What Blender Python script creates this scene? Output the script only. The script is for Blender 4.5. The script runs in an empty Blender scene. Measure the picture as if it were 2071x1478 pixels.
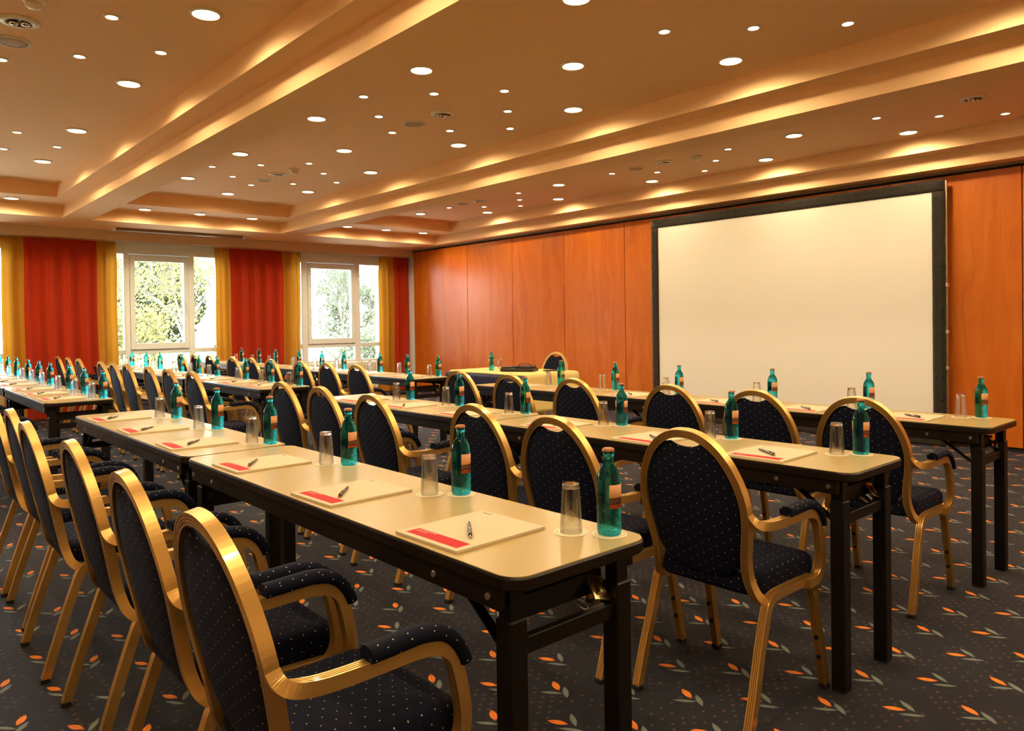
import bpy, math, random
from mathutils import Vector, Matrix
R = random.Random(7)
SC = bpy.context.scene
COL = SC.collection
PI = math.pi

# ------------------------------------------------------------------ camera
F_PX, W_PX = 1505.0, 2071.0
ROLL, PITCH, YAW = math.atan(.0142), math.atan(18 / 1505.0), math.radians(41.54)
CAM_H = 1.258
fw0 = Vector((math.sin(YAW), math.cos(YAW), 0)); r0 = Vector((math.cos(YAW), -math.sin(YAW), 0)); u0 = Vector((0, 0, 1))
fw = math.cos(PITCH) * fw0 - math.sin(PITCH) * u0
u1 = math.sin(PITCH) * fw0 + math.cos(PITCH) * u0
rr = math.cos(ROLL) * r0 - math.sin(ROLL) * u1
uu = math.cos(ROLL) * u1 + math.sin(ROLL) * r0
cam_d = bpy.data.cameras.new('camera')
cam = bpy.data.objects.new('camera', cam_d); COL.objects.link(cam)
cam.matrix_world = Matrix(((rr.x, uu.x, -fw.x, 0), (rr.y, uu.y, -fw.y, 0), (rr.z, uu.z, -fw.z, CAM_H), (0, 0, 0, 1)))
cam_d.sensor_fit = 'HORIZONTAL'; cam_d.sensor_width = 36.0
cam_d.lens = F_PX * 36.0 / W_PX
cam_d.shift_y = -67.0 / W_PX
cam_d.clip_start = .02; cam_d.clip_end = 300
SC.camera = cam

# ------------------------------------------------------------------ exposure, world, daylight
SC.view_settings.view_transform = 'Standard'
try: SC.view_settings.look = 'None'
except Exception: pass
SC.view_settings.exposure = 0.0; SC.view_settings.gamma = 1.0; SC.view_settings.use_curve_mapping = False
SC.cycles.use_denoising = True
SC.cycles.max_bounces = 14; SC.cycles.diffuse_bounces = 7; SC.cycles.glossy_bounces = 5
SC.cycles.transmission_bounces = 10; SC.cycles.transparent_max_bounces = 16
SC.cycles.caustics_reflective = False; SC.cycles.caustics_refractive = False
SC.cycles.sample_clamp_indirect = 6.0; SC.cycles.sample_clamp_direct = 0.0
SC.cycles.use_light_tree = True

LAMP_COL = (1.0, .77, .45)
LAMP_W = 58.0           # each big downlight
STAR_W = 1.6            # each little star spotlight
LENS_E, STAR_E = 22.0, 26.0
SKY_STRENGTH = 18.0

world = bpy.data.worlds.new('overcast_sky'); SC.world = world; world.use_nodes = True
wn = world.node_tree; wn.nodes.clear()
w_out = wn.nodes.new('ShaderNodeOutputWorld'); w_bg = wn.nodes.new('ShaderNodeBackground')
w_tc = wn.nodes.new('ShaderNodeTexCoord'); w_sep = wn.nodes.new('ShaderNodeSeparateXYZ'); w_rmp = wn.nodes.new('ShaderNodeValToRGB')
wn.links.new(w_tc.outputs['Generated'], w_sep.inputs[0]); wn.links.new(w_sep.outputs['Z'], w_rmp.inputs[0])
w_rmp.color_ramp.elements[0].position = 0.0; w_rmp.color_ramp.elements[0].color = (.84, .93, 1.0, 1)
w_rmp.color_ramp.elements[1].position = 1.0; w_rmp.color_ramp.elements[1].color = (.64, .82, 1.0, 1)
wn.links.new(w_rmp.outputs[0], w_bg.inputs['Color']); w_bg.inputs['Strength'].default_value = SKY_STRENGTH
wn.links.new(w_bg.outputs[0], w_out.inputs[0])

sun_d = bpy.data.lights.new('hazy_sun', 'SUN'); sun_d.energy = 15.0; sun_d.color = (1.0, .98, .93); sun_d.angle = math.radians(4)
sun = bpy.data.objects.new('hazy_sun', sun_d); COL.objects.link(sun); sun.location = (-10, -20, 25)
sun.rotation_euler = Vector((.22, .45, -.87)).to_track_quat('-Z', 'Y').to_euler()

# ------------------------------------------------------------------ helpers
def s2l(c):
    return tuple(((v / 255) / 12.92 if v / 255 <= .04045 else ((v / 255 + .055) / 1.055) ** 2.4) for v in c)

def tag(o, label=None, cat=None, group=None, kind=None):
    if label: o['label'] = label
    if cat: o['category'] = cat
    if group: o['group'] = group
    if kind: o['kind'] = kind
    return o

def empty(name, loc=(0, 0, 0), rz=0, parent=None):
    o = bpy.data.objects.new(name, None); COL.objects.link(o)
    o.empty_display_size = .05; o.location = loc; o.rotation_euler = (0, 0, rz)
    if parent: o.parent = parent
    return o

class MB:
    def __init__(s): s.v = []; s.f = []; s.sm = []
    def add(s, vs, fs, smooth=False):
        n = len(s.v); s.v += [tuple(p) for p in vs]; s.f += [tuple(i + n for i in f) for f in fs]; s.sm += [smooth] * len(fs)
        return s
    def box(s, x0, x1, y0, y1, z0, z1):
        v = [(x0, y0, z0), (x1, y0, z0), (x1, y1, z0), (x0, y1, z0), (x0, y0, z1), (x1, y0, z1), (x1, y1, z1), (x0, y1, z1)]
        return s.add(v, [(0, 3, 2, 1), (4, 5, 6, 7), (0, 1, 5, 4), (1, 2, 6, 5), (2, 3, 7, 6), (3, 0, 4, 7)])
    def bbox(s, x0, x1, y0, y1, z0, z1, b=.003):
        # box with chamfered edges
        vs = []; idx = {}
        for i, x in enumerate((x0, x1)):
            for j, y in enumerate((y0, y1)):
                for k, z in enumerate((z0, z1)):
                    sx, sy, sz = (1, -1)[i], (1, -1)[j], (1, -1)[k]
                    idx[i, j, k] = len(vs)
                    vs += [(x, y + sy * b, z + sz * b), (x + sx * b, y, z + sz * b), (x + sx * b, y + sy * b, z)]
        fs = []
        for i in (0, 1):
            q = [idx[i, 0, 0], idx[i, 1, 0], idx[i, 1, 1], idx[i, 0, 1]]; fs.append(q if i else q[::-1])
            q = [idx[0, i, 0] + 1, idx[1, i, 0] + 1, idx[1, i, 1] + 1, idx[0, i, 1] + 1]; fs.append(q[::-1] if i else q)
            q = [idx[0, 0, i] + 2, idx[1, 0, i] + 2, idx[1, 1, i] + 2, idx[0, 1, i] + 2]; fs.append(q if i else q[::-1])
        for a in (0, 1):
            for c in (0, 1):
                fs.append((idx[0, a, c] + 1, idx[1, a, c] + 1, idx[1, a, c] + 2, idx[0, a, c] + 2))
                fs.append((idx[a, 0, c], idx[a, 1, c], idx[a, 1, c] + 2, idx[a, 0, c] + 2))
                fs.append((idx[a, c, 0], idx[a, c, 1], idx[a, c, 1] + 1, idx[a, c, 0] + 1))
        for key, n in idx.items(): fs.append((n, n + 1, n + 2))
        return s.add(vs, fs)
    def lathe(s, prof, n=24, c=(0, 0, 0), smooth=True, closed=False):
        vs = []; fs = []; m = len(prof)
        for r, z in prof:
            for k in range(n):
                a = 2 * PI * k / n; vs.append((c[0] + r * math.cos(a), c[1] + r * math.sin(a), c[2] + z))
        for i in range(m if closed else m - 1):
            i2 = (i + 1) % m
            for k in range(n):
                k2 = (k + 1) % n; fs.append((i * n + k, i * n + k2, i2 * n + k2, i2 * n + k))
        return s.add(vs, fs, smooth)
    def sweep(s, path, refs, prof, smooth=True, caps=True):
        P = [Vector(p) for p in path]; n = len(P); m = len(prof); vs = []
        for i, p in enumerate(P):
            t = (P[min(i + 1, n - 1)] - P[max(i - 1, 0)]).normalized()
            a = Vector(refs[i]); a = (a - a.dot(t) * t).normalized(); l = t.cross(a)
            for (pl, pa) in prof: vs.append(p + l * pl + a * pa)
        fs = []
        for i in range(n - 1):
            for k in range(m):
                k2 = (k + 1) % m; fs.append((i * m + k, i * m + k2, (i + 1) * m + k2, (i + 1) * m + k))
        s.add(vs, fs, smooth)
        if caps:
            b = len(s.v) - len(vs)
            s.f += [tuple(b + k for k in range(m))[::-1], tuple(b + (n - 1) * m + k for k in range(m))]; s.sm += [False, False]
        return s
    def tube(s, a, b, r0, r1=None, n=8, smooth=True):
        a = Vector(a); b = Vector(b); r1 = r0 if r1 is None else r1
        t = (b - a).normalized(); u = t.orthogonal().normalized(); w = t.cross(u); vs = []
        for p, r in ((a, r0), (b, r1)):
            for k in range(n):
                an = 2 * PI * k / n; vs.append(p + (u * math.cos(an) + w * math.sin(an)) * r)
        fs = [(k, (k + 1) % n, n + (k + 1) % n, n + k) for k in range(n)]
        s.add(vs, fs, smooth); c = len(s.v) - 2 * n
        s.f += [tuple(c + k for k in range(n))[::-1], tuple(c + n + k for k in range(n))]; s.sm += [False, False]
        return s
    def bar(s, a, b, wx, wy, up=(0, 0, 1)):
        a = Vector(a); b = Vector(b)
        return s.sweep([a, b], [up, up], [(-wx, -wy), (wx, -wy), (wx, wy), (-wx, wy)], smooth=False)
    def slab(s, outline, z0, z1, bev=0.0):
        n = len(outline); rings = [(z0, 0)]
        if bev: rings = [(z0, bev), (z0 + bev, 0), (z1 - bev, 0), (z1, bev)]
        else: rings = [(z0, 0), (z1, 0)]
        cx = sum(p[0] for p in outline) / n; cy = sum(p[1] for p in outline) / n; vs = []
        for z, ins in rings:
            for (x, y) in outline:
                d = math.hypot(x - cx, y - cy) or 1; k = 1 - ins / d
                vs.append((cx + (x - cx) * k, cy + (y - cy) * k, z))
        fs = []
        for i in range(len(rings) - 1):
            for k in range(n): fs.append((i * n + k, i * n + (k + 1) % n, (i + 1) * n + (k + 1) % n, (i + 1) * n + k))
        fs.append(tuple(range(n))[::-1]); fs.append(tuple((len(rings) - 1) * n + k for k in range(n)))
        return s.add(vs, fs)
    def mesh(s, name):
        me = bpy.data.meshes.new(name); me.from_pydata(s.v, [], s.f); me.polygons.foreach_set('use_smooth', s.sm); me.update()
        return me
    def build(s, name, mat, parent=None):
        me = s.mesh(name); o = bpy.data.objects.new(name, me); COL.objects.link(o)
        for m_ in (mat if isinstance(mat, (list, tuple)) else [mat]): me.materials.append(m_)
        if parent: o.parent = parent
        return o

def part(name, mesh, parent):
    o = bpy.data.objects.new(name, mesh); COL.objects.link(o); o.parent = parent; return o

def copy_tree(o, parent=None):
    c = o.copy(); COL.objects.link(c); c.parent = parent
    if parent is not None: c.matrix_parent_inverse = o.matrix_parent_inverse
    for ch in KIDS.get(o, []): copy_tree(ch, c)
    return c
KIDS = {}
def index_kids(root):
    KIDS[root] = list(root.children)
    for c in KIDS[root]: index_kids(c)

def rrect(x0, x1, y0, y1, r, n=6):
    pts = []
    for cx, cy, a0 in ((x1 - r, y1 - r, 0), (x0 + r, y1 - r, 90), (x0 + r, y0 + r, 180), (x1 - r, y0 + r, 270)):
        for k in range(n + 1):
            a = math.radians(a0 + 90 * k / n); pts.append((cx + r * math.cos(a), cy + r * math.sin(a)))
    return pts

def crom(pts, n):
    P = [Vector(p) for p in pts]; out = []
    for i in range(len(P) - 1):
        p0, p1, p2, p3 = P[max(i - 1, 0)], P[i], P[i + 1], P[min(i + 2, len(P) - 1)]
        for k in range(n):
            t = k / n
            out.append(.5 * ((2 * p1) + (p2 - p0) * t + (2 * p0 - 5 * p1 + 4 * p2 - p3) * t * t + (3 * p1 - p0 - 3 * p2 + p3) * t ** 3))
    out.append(P[-1]); return out

# ------------------------------------------------------------------ materials
class NT:
    def __init__(s, m): s.t = m.node_tree; s.n = s.t.nodes; s.l = s.t.links
    def new(s, ty, **kw):
        nd = s.n.new(ty)
        for k, v in kw.items(): setattr(nd, k, v)
        return nd
    def put(s, sock, v):
        if hasattr(v, 'is_output'): s.l.new(v, sock)
        else: sock.default_value = v
    def math(s, op, a, b=None, c=None, clamp=False):
        nd = s.new('ShaderNodeMath', operation=op, use_clamp=clamp); s.put(nd.inputs[0], a)
        if b is not None: s.put(nd.inputs[1], b)
        if c is not None: s.put(nd.inputs[2], c)
        return nd.outputs[0]
    def vmath(s, op, a, b=None, c=None, out=0):
        nd = s.new('ShaderNodeVectorMath', operation=op); s.put(nd.inputs[0], a)
        if b is not None: s.put(nd.inputs[1], b)
        if c is not None: s.put(nd.inputs[2], c)
        return nd.outputs[out]
    def mix(s, f, a, b):
        nd = s.new('ShaderNodeMix', data_type='RGBA'); s.put(nd.inputs[0], f); s.put(nd.inputs[6], a); s.put(nd.inputs[7], b)
        return nd.outputs[2]
    def noise(s, vec, scale, detail=3, rough=.55):
        nd = s.new('ShaderNodeTexNoise'); s.put(nd.inputs['Vector'], vec); nd.inputs['Scale'].default_value = scale
        nd.inputs['Detail'].default_value = detail; nd.inputs['Roughness'].default_value = rough; return nd.outputs[0]
    def ramp(s, f, stops):
        nd = s.new('ShaderNodeValToRGB'); s.put(nd.inputs[0], f); cr = nd.color_ramp
        while len(cr.elements) < len(stops): cr.elements.new(.5)
        for e, (p, c) in zip(cr.elements, stops): e.position = p; e.color = (*c, 1)
        return nd.outputs[0]
    def coord(s, which='Object'): return s.new('ShaderNodeTexCoord').outputs[which]
    def sep(s, v):
        nd = s.new('ShaderNodeSeparateXYZ'); s.put(nd.inputs[0], v); return nd.outputs
    def comb(s, x=0., y=0., z=0.):
        nd = s.new('ShaderNodeCombineXYZ'); s.put(nd.inputs[0], x); s.put(nd.inputs[1], y); s.put(nd.inputs[2], z); return nd.outputs[0]
    def bump(s, h, strength=.2, dist=.01):
        nd = s.new('ShaderNodeBump'); s.put(nd.inputs['Height'], h); nd.inputs['Strength'].default_value = strength
        nd.inputs['Distance'].default_value = dist; return nd.outputs[0]

def mat(name, col=(.5, .5, .5), rough=.5, metal=0., spec=.5, coat=0., coat_rough=.1, sheen=0., trans=0., ior=1.45, emis=None, emis_s=0.):
    m = bpy.data.materials.new(name); m.use_nodes = True
    b = m.node_tree.nodes['Principled BSDF']
    b.inputs['Base Color'].default_value = (*col, 1); b.inputs['Roughness'].default_value = rough; b.inputs['Metallic'].default_value = metal
    b.inputs['Specular IOR Level'].default_value = spec; b.inputs['Coat Weight'].default_value = coat; b.inputs['Coat Roughness'].default_value = coat_rough
    b.inputs['Sheen Weight'].default_value = sheen; b.inputs['Transmission Weight'].default_value = trans; b.inputs['IOR'].default_value = ior
    if emis: b.inputs['Emission Color'].default_value = (*emis, 1); b.inputs['Emission Strength'].default_value = emis_s
    return m, NT(m), b

def m_plain(*a, **k): return mat(*a, **k)[0]

M = {}
# ceiling paint
M['ceiling'], nt, b = mat('ceiling_paint', (.90, .60, .33), .75, spec=.2)
c = nt.mix(nt.noise(nt.coord(), 1.3, 4), (.89, .585, .315, 1), (.91, .615, .345, 1)); nt.put(b.inputs['Base Color'], c)
nt.put(b.inputs['Normal'], nt.bump(nt.noise(nt.coord(), 180, 2), .04, .002))
M['wall'] = m_plain('wall_paint', (.80, .64, .42), .7, spec=.25)
M['valance'] = m_plain('valance_paint', (.62, .47, .30), .7, spec=.25)
M['white'] = m_plain('white_lacquer', (.75, .84, .90), .35)
M['radiator'] = m_plain('radiator_enamel', (.80, .78, .68), .35)
M['dark_gap'] = m_plain('dark_gap', (.012, .008, .006), .7)
M['black_metal'], nt, b = mat('black_powder_coat', (.005, .004, .004), .42, spec=.28)
nt.put(b.inputs['Normal'], nt.bump(nt.noise(nt.coord(), 500, 2), .06, .001))
M['table_edge'], nt, b = mat('dark_table_edge', (.009, .005, .003), .35, spec=.3)
nt.put(b.inputs['Roughness'], nt.math('MULTIPLY_ADD', nt.noise(nt.coord(), 30), .2, .25))
M['laminate'], nt, b = mat('beige_laminate', (.37, .27, .098), .30, spec=.5, coat=.0, coat_rough=.2)
c = nt.mix(nt.noise(nt.coord(), 9, 4), (.355, .257, .091, 1), (.385, .282, .105, 1)); nt.put(b.inputs['Base Color'], c)
nt.put(b.inputs['Normal'], nt.bump(nt.noise(nt.coord(), 700, 2), .05, .0006))
M['steel'] = m_plain('bolt_steel', (.62, .58, .52), .3, metal=1.)
M['brass'] = m_plain('brass_latch', (.62, .52, .26), .25, metal=1.)
# champagne-gold frame
M['gold'], nt, b = mat('champagne_gold_frame', (.70, .44, .14), .35, metal=.85, coat=.35, coat_rough=.05)
c = nt.mix(nt.noise(nt.coord(), 260, 3), (.64, .395, .115, 1), (.76, .49, .17, 1)); nt.put(b.inputs['Base Color'], c)
nt.put(b.inputs['Normal'], nt.bump(nt.noise(nt.coord(), 420, 2), .05, .0008))
M['rubber'] = m_plain('black_rubber', (.01, .01, .01), .8)

def fabric(name):
    m, nt, b = mat(name, (.012, .014, .030), .85, spec=.15, sheen=.05)
    P = nt.coord(); x, y, z = nt.sep(P); nx, ny, nz = nt.sep(nt.coord('Normal'))
    ax, ay, az = (nt.math('ABSOLUTE', v) for v in (nx, ny, nz))
    top = nt.math('GREATER_THAN', az, .6); side = nt.math('GREATER_THAN', ay, ax)
    def pick(f, a, c_): return nt.math('ADD', nt.math('MULTIPLY', f, a), nt.math('MULTIPLY', nt.math('SUBTRACT', 1., f), c_))
    u = pick(top, y, pick(side, x, y)); v = pick(top, x, z)
    p = nt.comb(u, v, 0.)
    hit = None
    for off in ((0, 0, 0), (.0265, .0165, 0)):
        q = nt.vmath('WRAP', nt.vmath('ADD', p, off), (.0265, .0165, .5), (-.0265, -.0165, -.5))
        d = nt.vmath('LENGTH', q, out=1); h = nt.math('LESS_THAN', d, .0014)
        hit = h if hit is None else nt.math('MAXIMUM', hit, h)
    weave = nt.noise(P, 900, 2)
    base = nt.mix(weave, (.0022, .0030, .0095, 1), (.005, .0068, .020, 1))
    nt.put(b.inputs['Base Color'], nt.mix(hit, base, (.60, .52, .40, 1)))
    b.inputs['Sheen Tint'].default_value = (.28, .38, .9, 1); b.inputs['Sheen Roughness'].default_value = .4
    nt.put(b.inputs['Normal'], nt.bump(weave, .25, .001))
    return m
M['fab_back'] = fabric('dotted_navy_fabric')
M['fab_seat'] = M['fab_back']

# carpet: leaf pattern on dark slate
M['carpet'], nt, b = mat('leaf_carpet', (.05, .05, .06), .75, spec=.15, sheen=.08)
P = nt.coord('Object')
n1 = nt.noise(P, 1.1, 3); n2 = nt.noise(P, 160, 3, .7)
base = nt.mix(n1, (.0155, .013, .0155, 1), (.016, .0175, .028, 1))
base = nt.mix(nt.math('MULTIPLY', n2, .5), base, (.012, .012, .017, 1))
# small woven crosses
for (off, colr) in (((0, 0, 0), (.30, .13, .05, 1)), ((.029, .021, 0), (.17, .15, .13, 1))):
    jit = nt.vmath('ADD', P, off)
    q = nt.vmath('WRAP', jit, (.026, .021, .5), (-.026, -.021, -.5))
    qx, qy, _ = nt.sep(q)
    inside = nt.math('MULTIPLY', nt.math('LESS_THAN', nt.math('ABSOLUTE', qx), .0062), nt.math('LESS_THAN', nt.math('ABSOLUTE', qy), .0052))
    fine = nt.vmath('WRAP', q, (.0021, .0018, .5), (-.0021, -.0018, -.5)); fx, fy, _ = nt.sep(fine)
    chk = nt.math('GREATER_THAN', nt.math('MULTIPLY', fx, fy), 0.)
    mask = nt.math('MULTIPLY', nt.math('MULTIPLY', inside, chk), nt.math('GREATER_THAN', nt.noise(nt.vmath('ADD', jit, (5, off[0] * 40, 0)), 7, 2), .52))
    base = nt.mix(nt.math('MULTIPLY', mask, .6), base, colr)
def leaf(nt, P, base, cx, cy, ang, half, wid, edge, core, vein=False):
    q = nt.vmath('SUBTRACT', P, (cx, cy, 0))
    q = nt.vmath('WRAP', q, (.1418, .170, 10.), (-.1418, -.170, -10.))
    ca, sa = math.cos(ang), math.sin(ang)
    u = nt.math('DIVIDE', nt.vmath('DOT_PRODUCT', q, (ca, sa, 0), out=1), half)
    v = nt.math('ABSOLUTE', nt.math('DIVIDE', nt.vmath('DOT_PRODUCT', q, (-sa, ca, 0), out=1), wid))
    shape = nt.math('SUBTRACT', nt.math('SUBTRACT', 1.0, nt.math('MULTIPLY', u, u)), v)
    colr = nt.mix(nt.math('MULTIPLY', shape, 2.2, clamp=True), edge, core)
    if vein:
        vm = nt.math('MULTIPLY', nt.math('LESS_THAN', v, .09), nt.math('GREATER_THAN', shape, .25))
        colr = nt.mix(nt.math('MULTIPLY', vm, .75), colr, (.45, .06, .01, 1))
    fray = nt.math('ADD', shape, nt.math('MULTIPLY_ADD', nt.noise(P, 420, 2), .5, -.25))
    return nt.mix(nt.math('GREATER_THAN', fray, .12), base, colr)
OE, OC = (.55, .045, .008, 1), (.95, .30, .03, 1)
GE, GC = (.10, .13, .13, 1), (.19, .22, .20, 1)
rad = math.radians
base = leaf(nt, P, base, 2.820, .956, rad(-124), .042, .0115, GE, GC)
base = leaf(nt, P, base, 2.773, .924, rad(-55), .042, .0095, GE, GC)
base = leaf(nt, P, base, 2.929, .756, rad(-129), .042, .0115, GE, GC)
base = leaf(nt, P, base, 2.892, .787, rad(-52), .042, .0095, GE, GC)
base = leaf(nt, P, base, 2.774, .980, rad(-62), .037, .0145, OE, OC, True)
base = leaf(nt, P, base, 2.937, .811, rad(-118), .037, .0145, OE, OC, True)
nt.put(b.inputs['Base Color'], base)
b.inputs['Sheen Tint'].default_value = (.6, .7, 1., 1); b.inputs['Sheen Roughness'].default_value = .5
nt.put(b.inputs['Normal'], nt.bump(nt.noise(P, 330, 3, .7), .5, .004))

# cherry/beech veneer of the folding partition
def wood(name, c0, c1, c2, rough=.37, coat=.2):
    m, nt, b = mat(name, c1, rough, spec=.25, coat=coat, coat_rough=.24)
    P = nt.coord('Object')
    oi = nt.new('ShaderNodeObjectInfo'); rnd = oi.outputs['Random']
    P2 = nt.vmath('ADD', P, nt.comb(nt.math('MULTIPLY', rnd, 31.), nt.math('MULTIPLY', rnd, 17.), 0.))
    st = nt.vmath('MULTIPLY', P2, (1., 6., .45))
    warp = nt.noise(nt.vmath('MULTIPLY', P2, (1., 2.2, .55)), 1.3, 3)
    st = nt.vmath('ADD', st, nt.comb(0., nt.math('MULTIPLY', warp, 4.5), 0.))
    g1 = nt.noise(st, 1.4, 6, .62); g2 = nt.noise(nt.vmath('MULTIPLY', P2, (1., 90., 2.5)), 1., 3)
    g = nt.math('ADD', nt.math('MULTIPLY', g1, .8), nt.math('MULTIPLY', g2, .2))
    col = nt.ramp(g, [(.28, c0), (.5, c1), (.74, c2)])
    col = nt.mix(nt.math('MULTIPLY', rnd, .25), col, (*c0, 1))
    nt.put(b.inputs['Base Color'], col)
    nt.put(b.inputs['Roughness'], nt.math('MULTIPLY_ADD', g2, .12, rough - .06))
    return m
M['wood'] = wood('cherry_veneer', (.43, .085, .007), (.52, .135, .011), (.60, .19, .022))

# projection screen
M['screen'], nt, b = mat('matt_screen_cloth', (.76, .73, .67), .8, spec=.15)
M['border'], nt, b = mat('black_velvet_border', (.017, .012, .006), .75, spec=.3, sheen=.2)
nt.put(b.inputs['Normal'], nt.bump(nt.noise(nt.vmath('MULTIPLY', nt.coord(), (1., 3., 3.)), 6, 3), .5, .02))
M['alu'] = m_plain('aluminium_tube', (.75, .62, .45), .35, metal=1.)

def cloth(name, col, trans=.35, rough=.8):
    m, nt, b = mat(name, col, rough, spec=.2, sheen=.15)
    out = nt.n['Material Output']
    tr = nt.new('ShaderNodeBsdfTranslucent'); tr.inputs['Color'].default_value = (*col, 1)
    mx = nt.new('ShaderNodeMixShader'); mx.inputs[0].default_value = trans
    wv = nt.noise(nt.vmath('MULTIPLY', nt.coord(), (60., 60., 8.)), 1., 3)
    cc = nt.mix(wv, tuple(v * .86 for v in col) + (1,), tuple(min(1, v * 1.12) for v in col) + (1,))
    nt.put(b.inputs['Base Color'], cc); nt.put(tr.inputs['Color'], cc)
    nt.l.new(b.outputs[0], mx.inputs[1]); nt.l.new(tr.outputs[0], mx.inputs[2]); nt.l.new(mx.outputs[0], out.inputs[0])
    return m
M['curtain_red'] = cloth('red_curtain_cloth', (.52, .040, .008), .34)
M['curtain_gold'] = cloth('gold_curtain_cloth', (.52, .235, .022), .32)
M['yellow_cloth'] = m_plain('cream_yellow_tablecloth', (.72, .56, .22), .75, spec=.25)
M['skirt'] = m_plain('navy_pleated_satin', (.018, .020, .075), .45, spec=.5)
M['leather'], nt, b = mat('black_leather', (.018, .012, .010), .4)
nt.put(b.inputs['Normal'], nt.bump(nt.noise(nt.coord(), 120, 3), .3, .002))

# glass
def soft_glass(name, col, see, ior, relief, thru=.42):
    # tinted glass: part refracting body, part plainly see-through so that light reaches what stands behind it
    m, nt, b = mat(name, col, .015, trans=1., ior=ior)
    out = nt.n['Material Output']; tp = nt.new('ShaderNodeBsdfTransparent'); tp.inputs[0].default_value = (*see, 1)
    mx = nt.new('ShaderNodeMixShader'); mx.inputs[0].default_value = thru
    if relief: b.inputs['Roughness'].default_value = .16
    if relief: nt.put(b.inputs['Normal'], nt.bump(nt.noise(nt.vmath('MULTIPLY', nt.coord(), (1., 1., .5)), 120, 2), .9, .005))
    nt.l.new(b.outputs[0], mx.inputs[1]); nt.l.new(tp.outputs[0], mx.inputs[2]); nt.l.new(mx.outputs[0], out.inputs[0]); return m
M['teal_glass'] = soft_glass('turquoise_glass', (.08, .80, .98), (.16, .82, .95), 1.36, False)
M['bottle_tex'] = soft_glass('turquoise_glass_relief', (.07, .78, 1.0), (.24, .88, 1.0), 1.42, True)
M['thin_glass'] = soft_glass('tumbler_glass', (.98, .98, .97), (.97, .97, .96), 1.45, False, .70)
M['clear_glass'] = m_plain('clear_solid_glass', (.97, .97, .96), .0, trans=1., ior=1.47)
M['cap'] = m_plain('amber_crown_cap', (.27, .10, .035), .35, metal=.6)
M['label_top'], nt, b = mat('copper_label_print', (.70, .36, .14), .45)
x, y, z = nt.sep(nt.coord())
# bands: copper field, dark band, small red strip, pale lettering lines
f_dark = nt.math('MULTIPLY', nt.math('GREATER_THAN', z, .076), nt.math('LESS_THAN', z, .091))
f_red = nt.math('LESS_THAN', z, .076)
f_txt = nt.math('MULTIPLY', nt.math('GREATER_THAN', nt.noise(nt.vmath('MULTIPLY', nt.coord(), (420., 420., 300.)), 1., 1), .56),
                nt.math('MULTIPLY', nt.math('GREATER_THAN', z, .079), nt.math('LESS_THAN', z, .087)))
cc = nt.mix(nt.noise(nt.coord(), 60, 2), (.48, .20, .065, 1), (.60, .31, .13, 1))
cc = nt.mix(f_dark, cc, (.07, .018, .02, 1)); cc = nt.mix(f_red, cc, (.45, .09, .03, 1)); cc = nt.mix(f_txt, cc, (.45, .28, .18, 1))
nt.put(b.inputs['Base Color'], cc)

# paper pad
M['paper'], nt, b = mat('notepad_paper', (.53, .465, .325), .7, spec=.25)
x, y, z = nt.sep(nt.coord())
def band(nt, v, a, c_): return nt.math('MULTIPLY', nt.math('GREATER_THAN', v, a), nt.math('LESS_THAN', v, c_))
red = nt.math('MULTIPLY', band(nt, x, -.125, -.083), band(nt, y, -.099, .096))
ln = nt.math('GREATER_THAN', nt.noise(nt.vmath('MULTIPLY', nt.coord(), (900., 330., 1.)), 1., 1), .42)
t1 = nt.math('MULTIPLY', nt.math('MULTIPLY', band(nt, x, -.0895, -.0875), band(nt, y, .020, .090)), ln)
t2 = nt.math('MULTIPLY', nt.math('MULTIPLY', band(nt, x, -.0995, -.0975), band(nt, y, .045, .090)), ln)
t3 = nt.math('MULTIPLY', nt.math('MULTIPLY', band(nt, x, .121, .126), band(nt, y, .062, .094)), ln)
cc = nt.mix(red, (.53, .465, .325, 1), (.46, .008, .015, 1)); cc = nt.mix(nt.math('MAXIMUM', t1, t2), cc, (.75, .66, .6, 1)); cc = nt.mix(t3, cc, (.12, .10, .09, 1))
nt.put(b.inputs['Base Color'], cc)
M['paper_edge'] = m_plain('notepad_edge', (.70, .60, .42), .8)
M['coaster'], nt, b = mat('coaster_card', (.80, .70, .50), .8, spec=.2)
x, y, z = nt.sep(nt.coord()); rr_ = nt.math('SQRT', nt.math('ADD', nt.math('MULTIPLY', x, x), nt.math('MULTIPLY', y, y)))
nt.put(b.inputs['Base Color'], nt.mix(band(nt, rr_, .0352, .0366), (.80, .70, .50, 1), (.22, .12, .06, 1)))
M['pen'] = m_plain('dark_pen_plastic', (.035, .018, .012), .2, coat=.5)
M['pen_metal'] = m_plain('pen_chrome', (.7, .6, .45), .2, metal=1.)

# lamps and ceiling fittings
def emit(name, col, s):
    m = bpy.data.materials.new(name); m.use_nodes = True; nt = NT(m); nt.n.clear()
    e = nt.new('ShaderNodeEmission'); e.inputs[0].default_value = (*col, 1); e.inputs[1].default_value = s
    o = nt.new('ShaderNodeOutputMaterial'); nt.l.new(e.outputs[0], o.inputs[0]); return m
M['lens'] = emit('downlight_lens_glow', (1., .80, .42), LENS_E)
M['star'] = emit('star_lamp_glow', (1., .72, .42), STAR_E)
M['ring'] = m_plain('white_lamp_ring', (.80, .74, .62), .35)
M['grille'] = m_plain('tan_speaker_grille', (.42, .30, .19), .6)
M['chrome'] = m_plain('fitting_chrome', (.75, .7, .62), .15, metal=1.)
M['case'] = m_plain('brown_case_paint', (.24, .17, .10), .45)

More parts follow.
